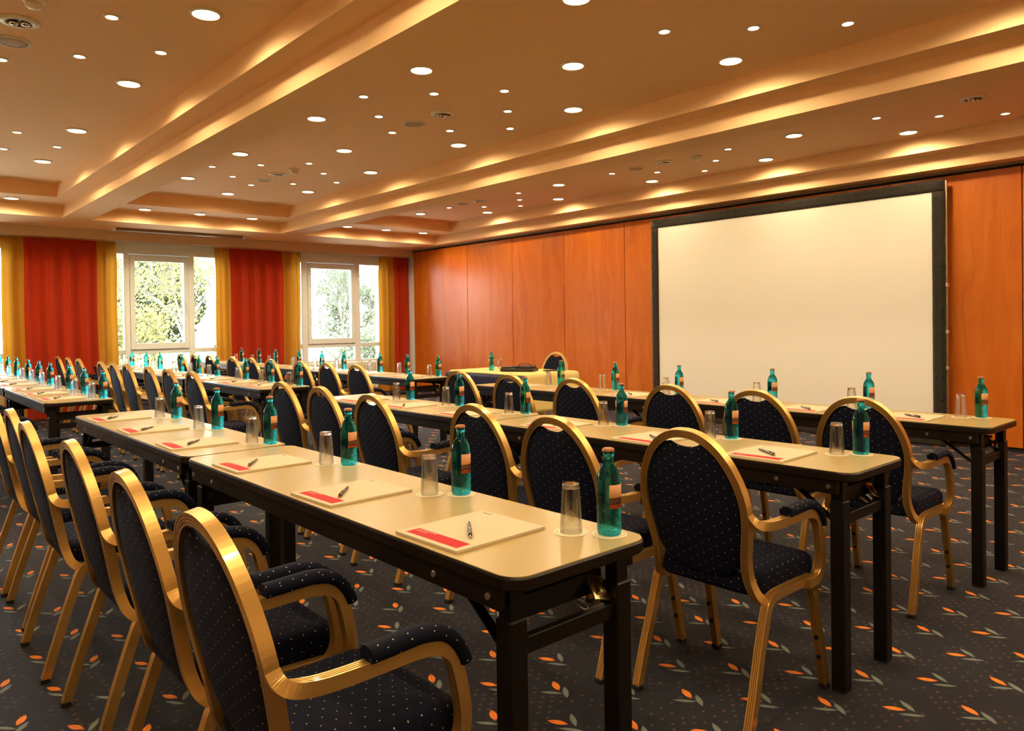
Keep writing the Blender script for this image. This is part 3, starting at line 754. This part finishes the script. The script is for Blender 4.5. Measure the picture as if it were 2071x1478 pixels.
for s in (1, -1):
    y = .2075 * s; fy = .2115 * s
    me = mk('leg', [(-.239, fy, .012), (-.205, fy, .122), (-.165, y, .245), (-.134, y, .335)], [(-1, 0, .3)] * 4, GP, 'gold', 2)
    l = part('leg', me, proto_chair)
    me = MB().bbox(-.2565, -.2255, fy - .0145, fy + .0145, 0, .0165, .003).mesh('foot_cap'); me.materials.append(M['rubber']); part('foot_cap', me, l)
    me = mk('side_rail', [(-.134, y, .335), (-.122, y, .366), (-.102, y, .386), (-.068, y, .394), (-.01, y, .395), (.07, y, .394), (.158, y, .392)],
            [(-1, 0, .25), (-1, 0, .5), (-.7, 0, .8), (-.2, 0, 1), (0, 0, 1), (0, 0, 1), (0, 0, 1)], GP, 'gold', 4)
    part('side_rail', me, proto_chair)
    me = mk('leg', [(.118, y, .380), (.145, y, .372), (.166, y, .345), (.178, y, .300), (.192, y, .235), (.215, fy, .12), (.238, fy, .012)], [(0, 0, 1), (.4, 0, .9), (.8, 0, .5), (1, 0, .2), (1, 0, .2), (1, 0, .2), (1, 0, .2)], GP, 'gold', 3)
    l = part('leg', me, proto_chair)
    me = MB().bbox(.2225, .2535, fy - .0145, fy + .0145, 0, .0165, .003).mesh('foot_cap'); me.materials.append(M['rubber']); part('foot_cap', me, l)
    me = MB()
    for z in (.115, .185): xx = .2155 - (z - .12) * .22; me.tube((xx - .012, fy, z), (xx - .0205, fy, z - .002), .0075, n=8)
    me = me.mesh('bumper'); me.materials.append(M['rubber']); part('bumper', me, l)
    ap = [(-.204, .192, .662), (-.197, .202, .645), (-.182, .214, .633), (-.152, .222, .627), (-.10, .226, .624), (-.01, .227, .624), (.075, .227, .625), (.128, .227, .616), (.160, .227, .590),
          (.174, .227, .55), (.186, .227, .49), (.188, .2265, .445), (.177, .2255, .412), (.150, .224, .393), (.105, .222, .390)]
    ar = [(1, 0, .2), (1, 0, .4), (.7, 0, .8), (.2, 0, 1), (-.1, 0, 1), (-.1, 0, 1), (.1, 0, 1), (.5, 0, .8), (.9, 0, .4), (1, 0, .2), (1, 0, .1), (1, 0, -.2), (.6, 0, -.8), (.1, 0, -1), (0, 0, -1)]
    part('armrest', mk('armrest', [(a, c_ * s, z) for a, c_, z in ap], ar, GP, 'gold', 4), proto_chair)
    pp = [(-.034, .227, .644), (-.026, .227, .6445), (.01, .227, .6455), (.045, .227, .6475), (.085, .227, .648), (.130, .227, .639), (.164, .227, .614), (.184, .227, .582), (.189, .227, .566)]
    pr = [(-.1, 0, 1)] * 4 + [(.1, 0, 1), (.4, 0, .9), (.8, 0, .5), (1, 0, .3), (1, 0, .3)]
    pf = [(-.0225, -.010), (-.018, -.0135), (.018, -.0135), (.0225, -.010), (.0235, .003), (.018, .0125), (.008, .0165), (-.008, .0165), (-.018, .0125), (-.0235, .003)]
    part('arm_pad', mk('arm_pad', [(a, c_ * s, z + .006) for a, c_, z in pp], pr, pf[::-1], 'fab_seat', 3, True), proto_chair)
index_kids(proto_chair)

# ------------------------------------------------------------------ table prototype: x 0..TW, y 0..TL
TW, TL, TZ = .44, 1.93, .75
proto_table = empty('seminar_table')
MB().slab(rrect(0, TW, 0, TL, .055, 12), TZ - .032, TZ - .0015, .005).build('edge_slab', M['table_edge'], proto_table)
MB().slab(rrect(.0035, TW - .0035, .0035, TL - .0035, .052, 12), TZ - .006, TZ, 0).build('tabletop', M['laminate'], proto_table)
apm = MB().bbox(-.010, .010, .055, TL - .055, TZ - .078, TZ - .032, .002).mesh('apron'); apm.materials.append(M['table_edge'])
for x in (.016, TW - .016): part('apron', apm, proto_table).location = (x, 0, 0)
bm_ = MB().tube((0, 0, 0), (-.005, 0, 0), .0075, n=10).mesh('bolt'); bm_.materials.append(M['steel'])
for y in (.085, .275, TL - .275, TL - .085):
    part('bolt', bm_, proto_table).location = (.006, y, TZ - .053)
    o = part('bolt', bm_, proto_table); o.location = (TW - .006, y, TZ - .053); o.rotation_euler = (0, 0, PI)
lgm = MB().bbox(-.0195, .0195, -.0195, .0195, .60, TZ - .032, .002).bbox(-.0245, .0245, -.0245, .0245, .004, .645, .003).mesh('leg'); lgm.materials.append(M['black_metal'])
ftm = MB().bbox(-.023, .023, -.023, .023, 0, .006, .001).mesh('foot_cap'); ftm.materials.append(M['rubber'])
cbm = MB().bbox(.075, TW - .075, -.011, .011, .560, .597, .002).mesh('crossbar'); cbm.materials.append(M['black_metal'])
ubm = MB().bbox(.070, TW - .070, -.004, .004, .615, .668, .002).bbox(.070, TW - .070, .004, .05, .660, .668, .002).mesh('fold_bracket'); ubm.materials.append(M['black_metal'])
stm = MB().bar((0, 0, TZ - .065), (0, -.155, .572), .004, .011, (1, 0, 0)).mesh('strut'); stm.materials.append(M['black_metal'])
ltm = MB().bbox(-.028, .028, -.003, .003, -.03, .03, .001).bbox(-.012, .012, -.012, -.003, -.016, .012, .002).mesh('latch'); ltm.materials.append(M['brass'])
rn = MB(); pr_ = [(.016 + .0022 * math.cos(a), .0022 * math.sin(a)) for a in [2 * PI * k / 8 for k in range(8)]]
rn.lathe(pr_, 18, closed=True); rgm = rn.mesh('pull_ring'); rgm.materials.append(M['steel'])
for e in (0, 1):
    yy = .068 if e == 0 else TL - .068; sg = 1 if e == 0 else -1
    for x in (.053, TW - .053):
        l = part('leg', lgm, proto_table); l.location = (x, yy, 0); part('foot_cap', ftm, l)
        o = part('strut', stm, proto_table); o.location = (x, yy + sg * .175, 0); o.rotation_euler = (0, 0, 0 if sg > 0 else PI)
    part('crossbar', cbm, proto_table).location = (0, yy, 0)
    o = part('fold_bracket', ubm, proto_table); o.location = (0 if sg > 0 else TW, yy + sg * .035, 0); o.rotation_euler = (0, 0, 0 if sg > 0 else PI)
    o = part('latch', ltm, proto_table); o.location = (TW - .105, yy + sg * .012, .634); o.rotation_euler = (-.7 * sg, .25, 0)
    o = part('pull_ring', rgm, proto_table); o.location = (TW * .66, yy + sg * .022, .604); o.rotation_euler = (.5, .3, 0)
index_kids(proto_table)

# ------------------------------------------------------------------ bottle, tumbler, coaster, pad, pen prototypes
proto_bottle = empty('water_bottle')
BT = [(.0, .004), (.018, .003), (.0235, .0), (.0265, .0012), (.0285, .005), (.0290, .012), (.0290, .058)]
BU = [(.0290, .058), (.0290, .126), (.0282, .136), (.0255, .147), (.0205, .157), (.0155, .1635), (.0132, .168), (.0122, .174), (.0119, .186), (.0124, .1875), (.0135, .189), (.0135, .1915), (.0128, .193), (.0128, .199), (.0, .1992)]
gm = MB().lathe(BT + BU[1:], 28).mesh('glass_body'); gm.materials.append(M['teal_glass']); gm.materials.append(M['bottle_tex'])
for p in gm.polygons:
    if p.center.z < .045: p.material_index = 1
part('glass_body', gm, proto_bottle)
cm = MB(); cn = 42; prof = [(.0, .2065), (.0105, .2062), (.0138, .2045), (.0150, .1985)]
cvs = []
for r, z in prof:
    for k in range(cn): a = 2 * PI * k / cn; q = r * (1 + (.035 * (-1) ** k if z < .2 else 0)); cvs.append((q * math.cos(a), q * math.sin(a), z))
cm.add(cvs, [(i * cn + k, i * cn + (k + 1) % cn, (i + 1) * cn + (k + 1) % cn, (i + 1) * cn + k)[::-1] for i in range(3) for k in range(cn)], True)
cap_me = cm.mesh('crown_cap'); cap_me.materials.append(M['cap']); part('crown_cap', cap_me, proto_bottle)
def label_mesh(a0, a1, z0, z1):
    n = 14; v = []
    for z in (z0, z1):
        for k in range(n + 1): a = a0 + (a1 - a0) * k / n; v.append((.0293 * math.cos(a), .0293 * math.sin(a), z))
    for z in (z0, z1):
        for k in range(n + 1): a = a0 + (a1 - a0) * k / n; v.append((.02905 * math.cos(a), .02905 * math.sin(a), z))
    N = n + 1
    f = [(k, k + 1, N + k + 1, N + k) for k in range(n)] + [(2 * N + k, 3 * N + k, 3 * N + k + 1, 2 * N + k + 1) for k in range(n)]
    f += [(k + 1, k, 2 * N + k, 2 * N + k + 1) for k in range(n)] + [(N + k, N + k + 1, 3 * N + k + 1, 3 * N + k) for k in range(n)]
    f += [(0, N, 3 * N, 2 * N), (n, 2 * N + n, 3 * N + n, N + n)]
    return MB().add(v, f, True)
l1 = label_mesh(-.92, .92, .066, .122).mesh('label'); l1.materials.append(M['label_top'])
o = part('label', l1, proto_bottle); o.rotation_euler = (0, 0, 0)
l2 = label_mesh(PI - .75, PI + .75, .066, .122).mesh('label'); l2.materials.append(M['label_top']); part('label', l2, proto_bottle)
index_kids(proto_bottle)
tm = MB().lathe([(.0262, .0004), (.0274, .0), (.0278, .002), (.0214, .112), (.0208, .1185), (.0196, .1195), (.0193, .1190), (.0203, .111), (.0262, .003)], 28, closed=True)
tm.lathe([(.0, .1060), (.0185, .1060), (.0200, .1085), (.0192, .1150), (.0180, .1172), (.0, .1160)], 24)
tumbler_me = tm.mesh('tumbler'); tumbler_me.materials.append(M['thin_glass']); tumbler_me.materials.append(M['clear_glass'])
for p in tumbler_me.polygons:
    if p.index >= 9 * 28: p.material_index = 1
cs = MB().lathe([(.0, 0), (.0418, 0), (.0425, .0006), (.0418, .0014), (.0, .0014)], 32, smooth=False); coaster_me = cs.mesh('coaster'); coaster_me.materials.append(M['coaster'])
proto_pad = empty('notepad')
MB().bbox(-.140, .140, -.1175, .1175, 0, .0062, .0006).build('sheets', M['paper_edge'], proto_pad)
MB().box(-.1397, .1397, -.1172, .1172, .0060, .0068).build('top_sheet', M['paper'], proto_pad)
index_kids(proto_pad)
proto_pen = empty('ballpoint_pen')
pb = MB(); pl = [(0, -.070), (.0012, -.070), (.0022, -.066), (.0042, -.052), (.0048, -.030), (.0046, .0), (.0050, .004), (.0052, .050), (.0045, .058), (0, .058)]
pb.lathe(pl, 14); pb.v = [(z, y, x + .0052) for x, y, z in pb.v]; pb.f = [f[::-1] for f in pb.f]
pb.build('barrel', M['pen'], proto_pen)
MB().bbox(.012, .060, -.0022, .0022, .0108, .0128, .0005).bbox(.050, .060, -.0022, .0022, .008, .0125, .0005).build('clip', M['pen'], proto_pen)
MB().tube((.058, 0, .0052), (.068, 0, .0052), .0032, n=10).tube((.001, 0, .0052), (.004, 0, .0052), .00535, n=12).build('push_button', M['pen_metal'], proto_pen)
index_kids(proto_pen)

used = set()
def place(proto, loc, rz, label, cat, group, scale=None):
    o = proto if proto not in used else copy_tree(proto)
    used.add(proto); o.location = loc; o.rotation_euler = (0, 0, rz)
    if scale: o.scale = scale
    return tag(o, label, cat, group)
def place_mesh(name, me, loc, label, cat, group):
    o = bpy.data.objects.new(name, me); COL.objects.link(o); o.location = loc
    return tag(o, label, cat, group)

# ------------------------------------------------------------------ seats and tables
ROWS = {
 # block, row: table x0, table y spans, chair x, chair ys, bottle ys
 ('near', 'first'): (.965, [(1.095, 3.032), (3.042, 5.00)], [.732, .735, .752, .735, .762, .757], [1.435, 1.97, 2.645, 3.305, 3.90, 4.45], [1.18, 1.765, 2.425, 3.11, 3.76, 4.39]),
 ('near', 'second'): (2.432, [(1.080, 2.975), (2.987, 4.88)], [2.234, 2.172, 2.236, 2.190, 2.232, 2.245], [1.412, 1.955, 2.497, 3.268, 3.89, 4.435], [1.219, 1.765, 2.376, 3.075, 3.677, 4.235]),
 ('near', 'third'): (3.868, [(1.09, 2.985), (2.997, 4.87)], [3.545, 3.56, 3.56, 3.56, 3.57, 3.61], [1.44, 1.945, 2.46, 3.175, 3.785, 4.40], [1.239, 1.795, 2.375, 3.07, 3.65, 4.22]),
 ('far', 'first'): (.985, [(5.985, 7.88), (7.89, 9.78), (9.79, 11.68)], 0.745, [6.25, 6.84, 7.43, 8.17, 8.76, 9.35, 10.1, 10.69, 11.28], [6.06, 6.65, 7.25, 8.0, 8.58, 9.13, 9.93, 10.55, 11.13]),
 ('far', 'second'): (2.475, [(5.86, 7.755), (7.765, 9.655), (9.665, 11.56)], 2.25, [6.08, 6.69, 7.24, 7.95, 8.47, 8.98, 10.03, 10.64, 11.22], [5.985, 6.56, 7.13, 7.92, 8.46, 9.04, 9.85, 10.45, 11.07]),
 ('far', 'third'): (3.90, [(5.80, 7.68), (7.69, 9.57), (9.58, 11.47)], 3.58, [5.84, 6.40, 6.95, 7.66, 8.18, 8.74, 9.47, 10.0, 10.55], [5.92, 6.47, 7.02, 7.79, 8.34, 8.95, 9.67, 10.23, 10.83]),
}
BN = {'near': 'near block', 'far': 'far block'}
RN = {'first': 'left row', 'second': 'middle row', 'third': 'right row by the screen'}
for (blk, row), (x0, spans, cxx, cys, bys) in ROWS.items():
    where = '%s of the %s' % (RN[row].replace(' by the screen', ''), BN[blk]); last = len(bys) - 1
    for k, (a, c_) in enumerate(spans):
        nm = ['nearest', 'second', 'third'][k]
        place(proto_table, (x0, a, 0), 0, 'beige folding table with dark edge, %s in the %s' % (nm, where), 'table', 'seminar tables', (1, (c_ - a) / TL, 1))
    for k, cy in enumerate(cys):
        rg = random.Random(hash((blk == 'near', len(row), k)) % 9999)
        place(proto_chair, ((cxx[k] if isinstance(cxx, list) else cxx) + rg.uniform(-.004, .004), cy, 0), rg.uniform(-.018, .018),
              'gold framed navy armchair, %s from the camera, %s' % (ordw(k), where), 'chair', 'conference chairs')
    for k, by in enumerate(bys):
        rg = random.Random(k * 17 + len(row) * 5 + (3 if blk == 'far' else 0))
        w = '%s seat from the camera, %s' % (ordw(k), where)
        bx_ = x0 + .385 + rg.uniform(-.008, .008); gx = x0 + .325 + rg.uniform(-.006, .006); gy = by + .070 + rg.uniform(-.008, .008)
        d = math.hypot(gx - bx_, gy - by)
        if d < .088: gx += .0; gy = by + math.sqrt(max(.0, .0885 ** 2 - (gx - bx_) ** 2))
        place_mesh('coaster', coaster_me, (bx_, by, TZ), 'coaster under the bottle, ' + w, 'coaster', 'coasters')
        place_mesh('coaster', coaster_me, (gx, gy, TZ), 'coaster under the tumbler, ' + w, 'coaster', 'coasters')
        place(proto_bottle, (bx_, by, TZ + .0014), math.atan2(-by, -bx_) + 1.12 + rg.uniform(-.28, .28), 'turquoise water bottle, ' + w, 'bottle', 'water bottles')
        place_mesh('tumbler', tumbler_me, (gx, gy, TZ + .0014), 'upturned clear tumbler, ' + w, 'glass', 'upturned tumblers')
        py = by + .245 + rg.uniform(-.01, .01); px = x0 + .158 + rg.uniform(-.006, .006); pa = rg.uniform(-.05, .05)
        if k in (0,): pa = .03
        place(proto_pad, (px, py, TZ), pa, 'white notepad with red stripe, ' + w, 'notepad', 'notepads')
        place(proto_pen, (px - .025 + rg.uniform(-.01, .01), py - .01 + rg.uniform(-.012, .012), TZ + .0068), rad(236) + rg.uniform(-.12, .12), 'dark pen on the notepad, ' + w, 'pen', 'ballpoint pens')

# ------------------------------------------------------------------ speaker table by the partition
T0 = (5.32, 6.02)
t = empty('speaker_table', (T0[0], T0[1], 0)); tag(t, 'speaker table under a yellow cloth in front of the wood wall', 'table')
MB().slab(rrect(-.35, .35, -.605, .605, .03, 4), .722, .747, .004).build('tabletop', M['laminate'], t)
lm2 = MB().bbox(-.02, .02, -.02, .02, 0, .722, .003).mesh('leg'); lm2.materials.append(M['black_metal'])
for a in (-.30, .30):
    for c_ in (-.56, .56): part('leg', lm2, t).location = (a, c_, 0)
mb = MB(); nx, ny = 22, 44; vs = []; x0, x1, y0, y1 = -.385, .43, -1.02, .66
for j in range(ny + 1):
    for i in range(nx + 1):
        x = x0 + (x1 - x0) * i / nx; y = y0 + (y1 - y0) * j / ny
        ox = max(0, x - .365) ; oxn = max(0, -.365 - x); oy = max(0, -.625 - y); oyp = max(0, y - .625)
        xx = min(max(x, -.365), .365) + min(ox, .012) - min(oxn, .012); yy = min(max(y, -.625), .625) - min(oy, .014) + min(oyp, .012)
        drop = max(0, ox - .008) + max(0, oxn - .008) + max(0, oy - .010) + max(0, oyp - .008)
        if oy > .02: yy -= .018 * math.sin(x * 11) * min(1, oy * 3) + .02 * min(1, oy * 3); xx += .03 * min(1, oy * 3) * (1 if x > 0 else .2) * abs(x) / .36
        vs.append((xx, yy, .7505 - drop + .0012 * math.sin(x * 31 + y * 17)))
fs = [(j * (nx + 1) + i, j * (nx + 1) + i + 1, (j + 1) * (nx + 1) + i + 1, (j + 1) * (nx + 1) + i) for j in range(ny) for i in range(nx)]
tc = mb.add(vs, fs, True).build('tablecloth', M['yellow_cloth']); tc.location = (T0[0], T0[1], 0); tag(tc, 'pale yellow tablecloth draped over the speaker table', 'tablecloth')
md = tc.modifiers.new('thick', 'SOLIDIFY'); md.thickness = .002; md.offset = 1
mb = MB(); n = 220; vs = []
for z in (.735, .70, .40, .04):
    for k in range(n + 1):
        y = -.66 + 1.32 * k / n; amp = .004 if z > .72 else (.008 if z > .6 else .012)
        vs.append((-.394 - amp * math.sin(k * 2 * PI / 5.0) - (.735 - z) * .02, y, z))
fs = [(r * (n + 1) + k, r * (n + 1) + k + 1, (r + 1) * (n + 1) + k + 1, (r + 1) * (n + 1) + k) for r in range(3) for k in range(n)]
sk = mb.add(vs, fs, True).build('table_skirt', M['skirt']); sk.location = (T0[0], T0[1], 0); tag(sk, 'navy pleated skirt clipped along the front of the speaker table', 'table skirt')
md = sk.modifiers.new('thick', 'SOLIDIFY'); md.thickness = .002; md.offset = -1
ZS = .7532
place(proto_bottle, (5.19, 6.20, ZS), 2.4, 'green water bottle standing on the yellow cloth of the speaker table', 'bottle', 'water bottles')
place_mesh('tumbler', tumbler_me, (5.33, 6.22, ZS), 'upturned tumbler on the yellow cloth of the speaker table', 'glass', 'upturned tumblers')
t = empty('leather_bag', (5.27, 5.82, ZS), rad(-62)); tag(t, 'flat black leather bag lying on the yellow cloth of the speaker table', 'bag')
MB().slab(rrect(-.20, .17, -.11, .11, .03, 5), 0, .035, .008).build('body', M['leather'], t)
MB().slab(rrect(-.06, .16, -.09, .09, .04, 5), .0345, .058, .012).build('flap', M['leather'], t)
MB().slab(rrect(-.19, -.08, -.10, .10, .02, 5), .0345, .048, .006).build('pocket', M['leather'], t)
hd = MB(); hpz = crom([(-.03, .0, .055), (.0, .0, .075), (.05, .0, .082), (.10, .0, .075), (.13, .0, .055)], 5)
hd.sweep(hpz, [(0, 0, 1)] * len(hpz), [(-.01, -.003), (.01, -.003), (.01, .003), (-.01, .003)]).build('handle', M['leather'], t)
t = empty('presenter_folder', (5.50, 5.545, ZS), rad(-62)); tag(t, 'thin black folder beside the leather bag on the yellow cloth', 'folder')
MB().bbox(-.11, .11, -.05, .05, 0, .012, .002).build('cover', M['leather'], t)
place(proto_chair, (5.97, 6.22, 0), PI + .04, 'navy chair behind the speaker table, facing the room', 'chair', 'conference chairs')
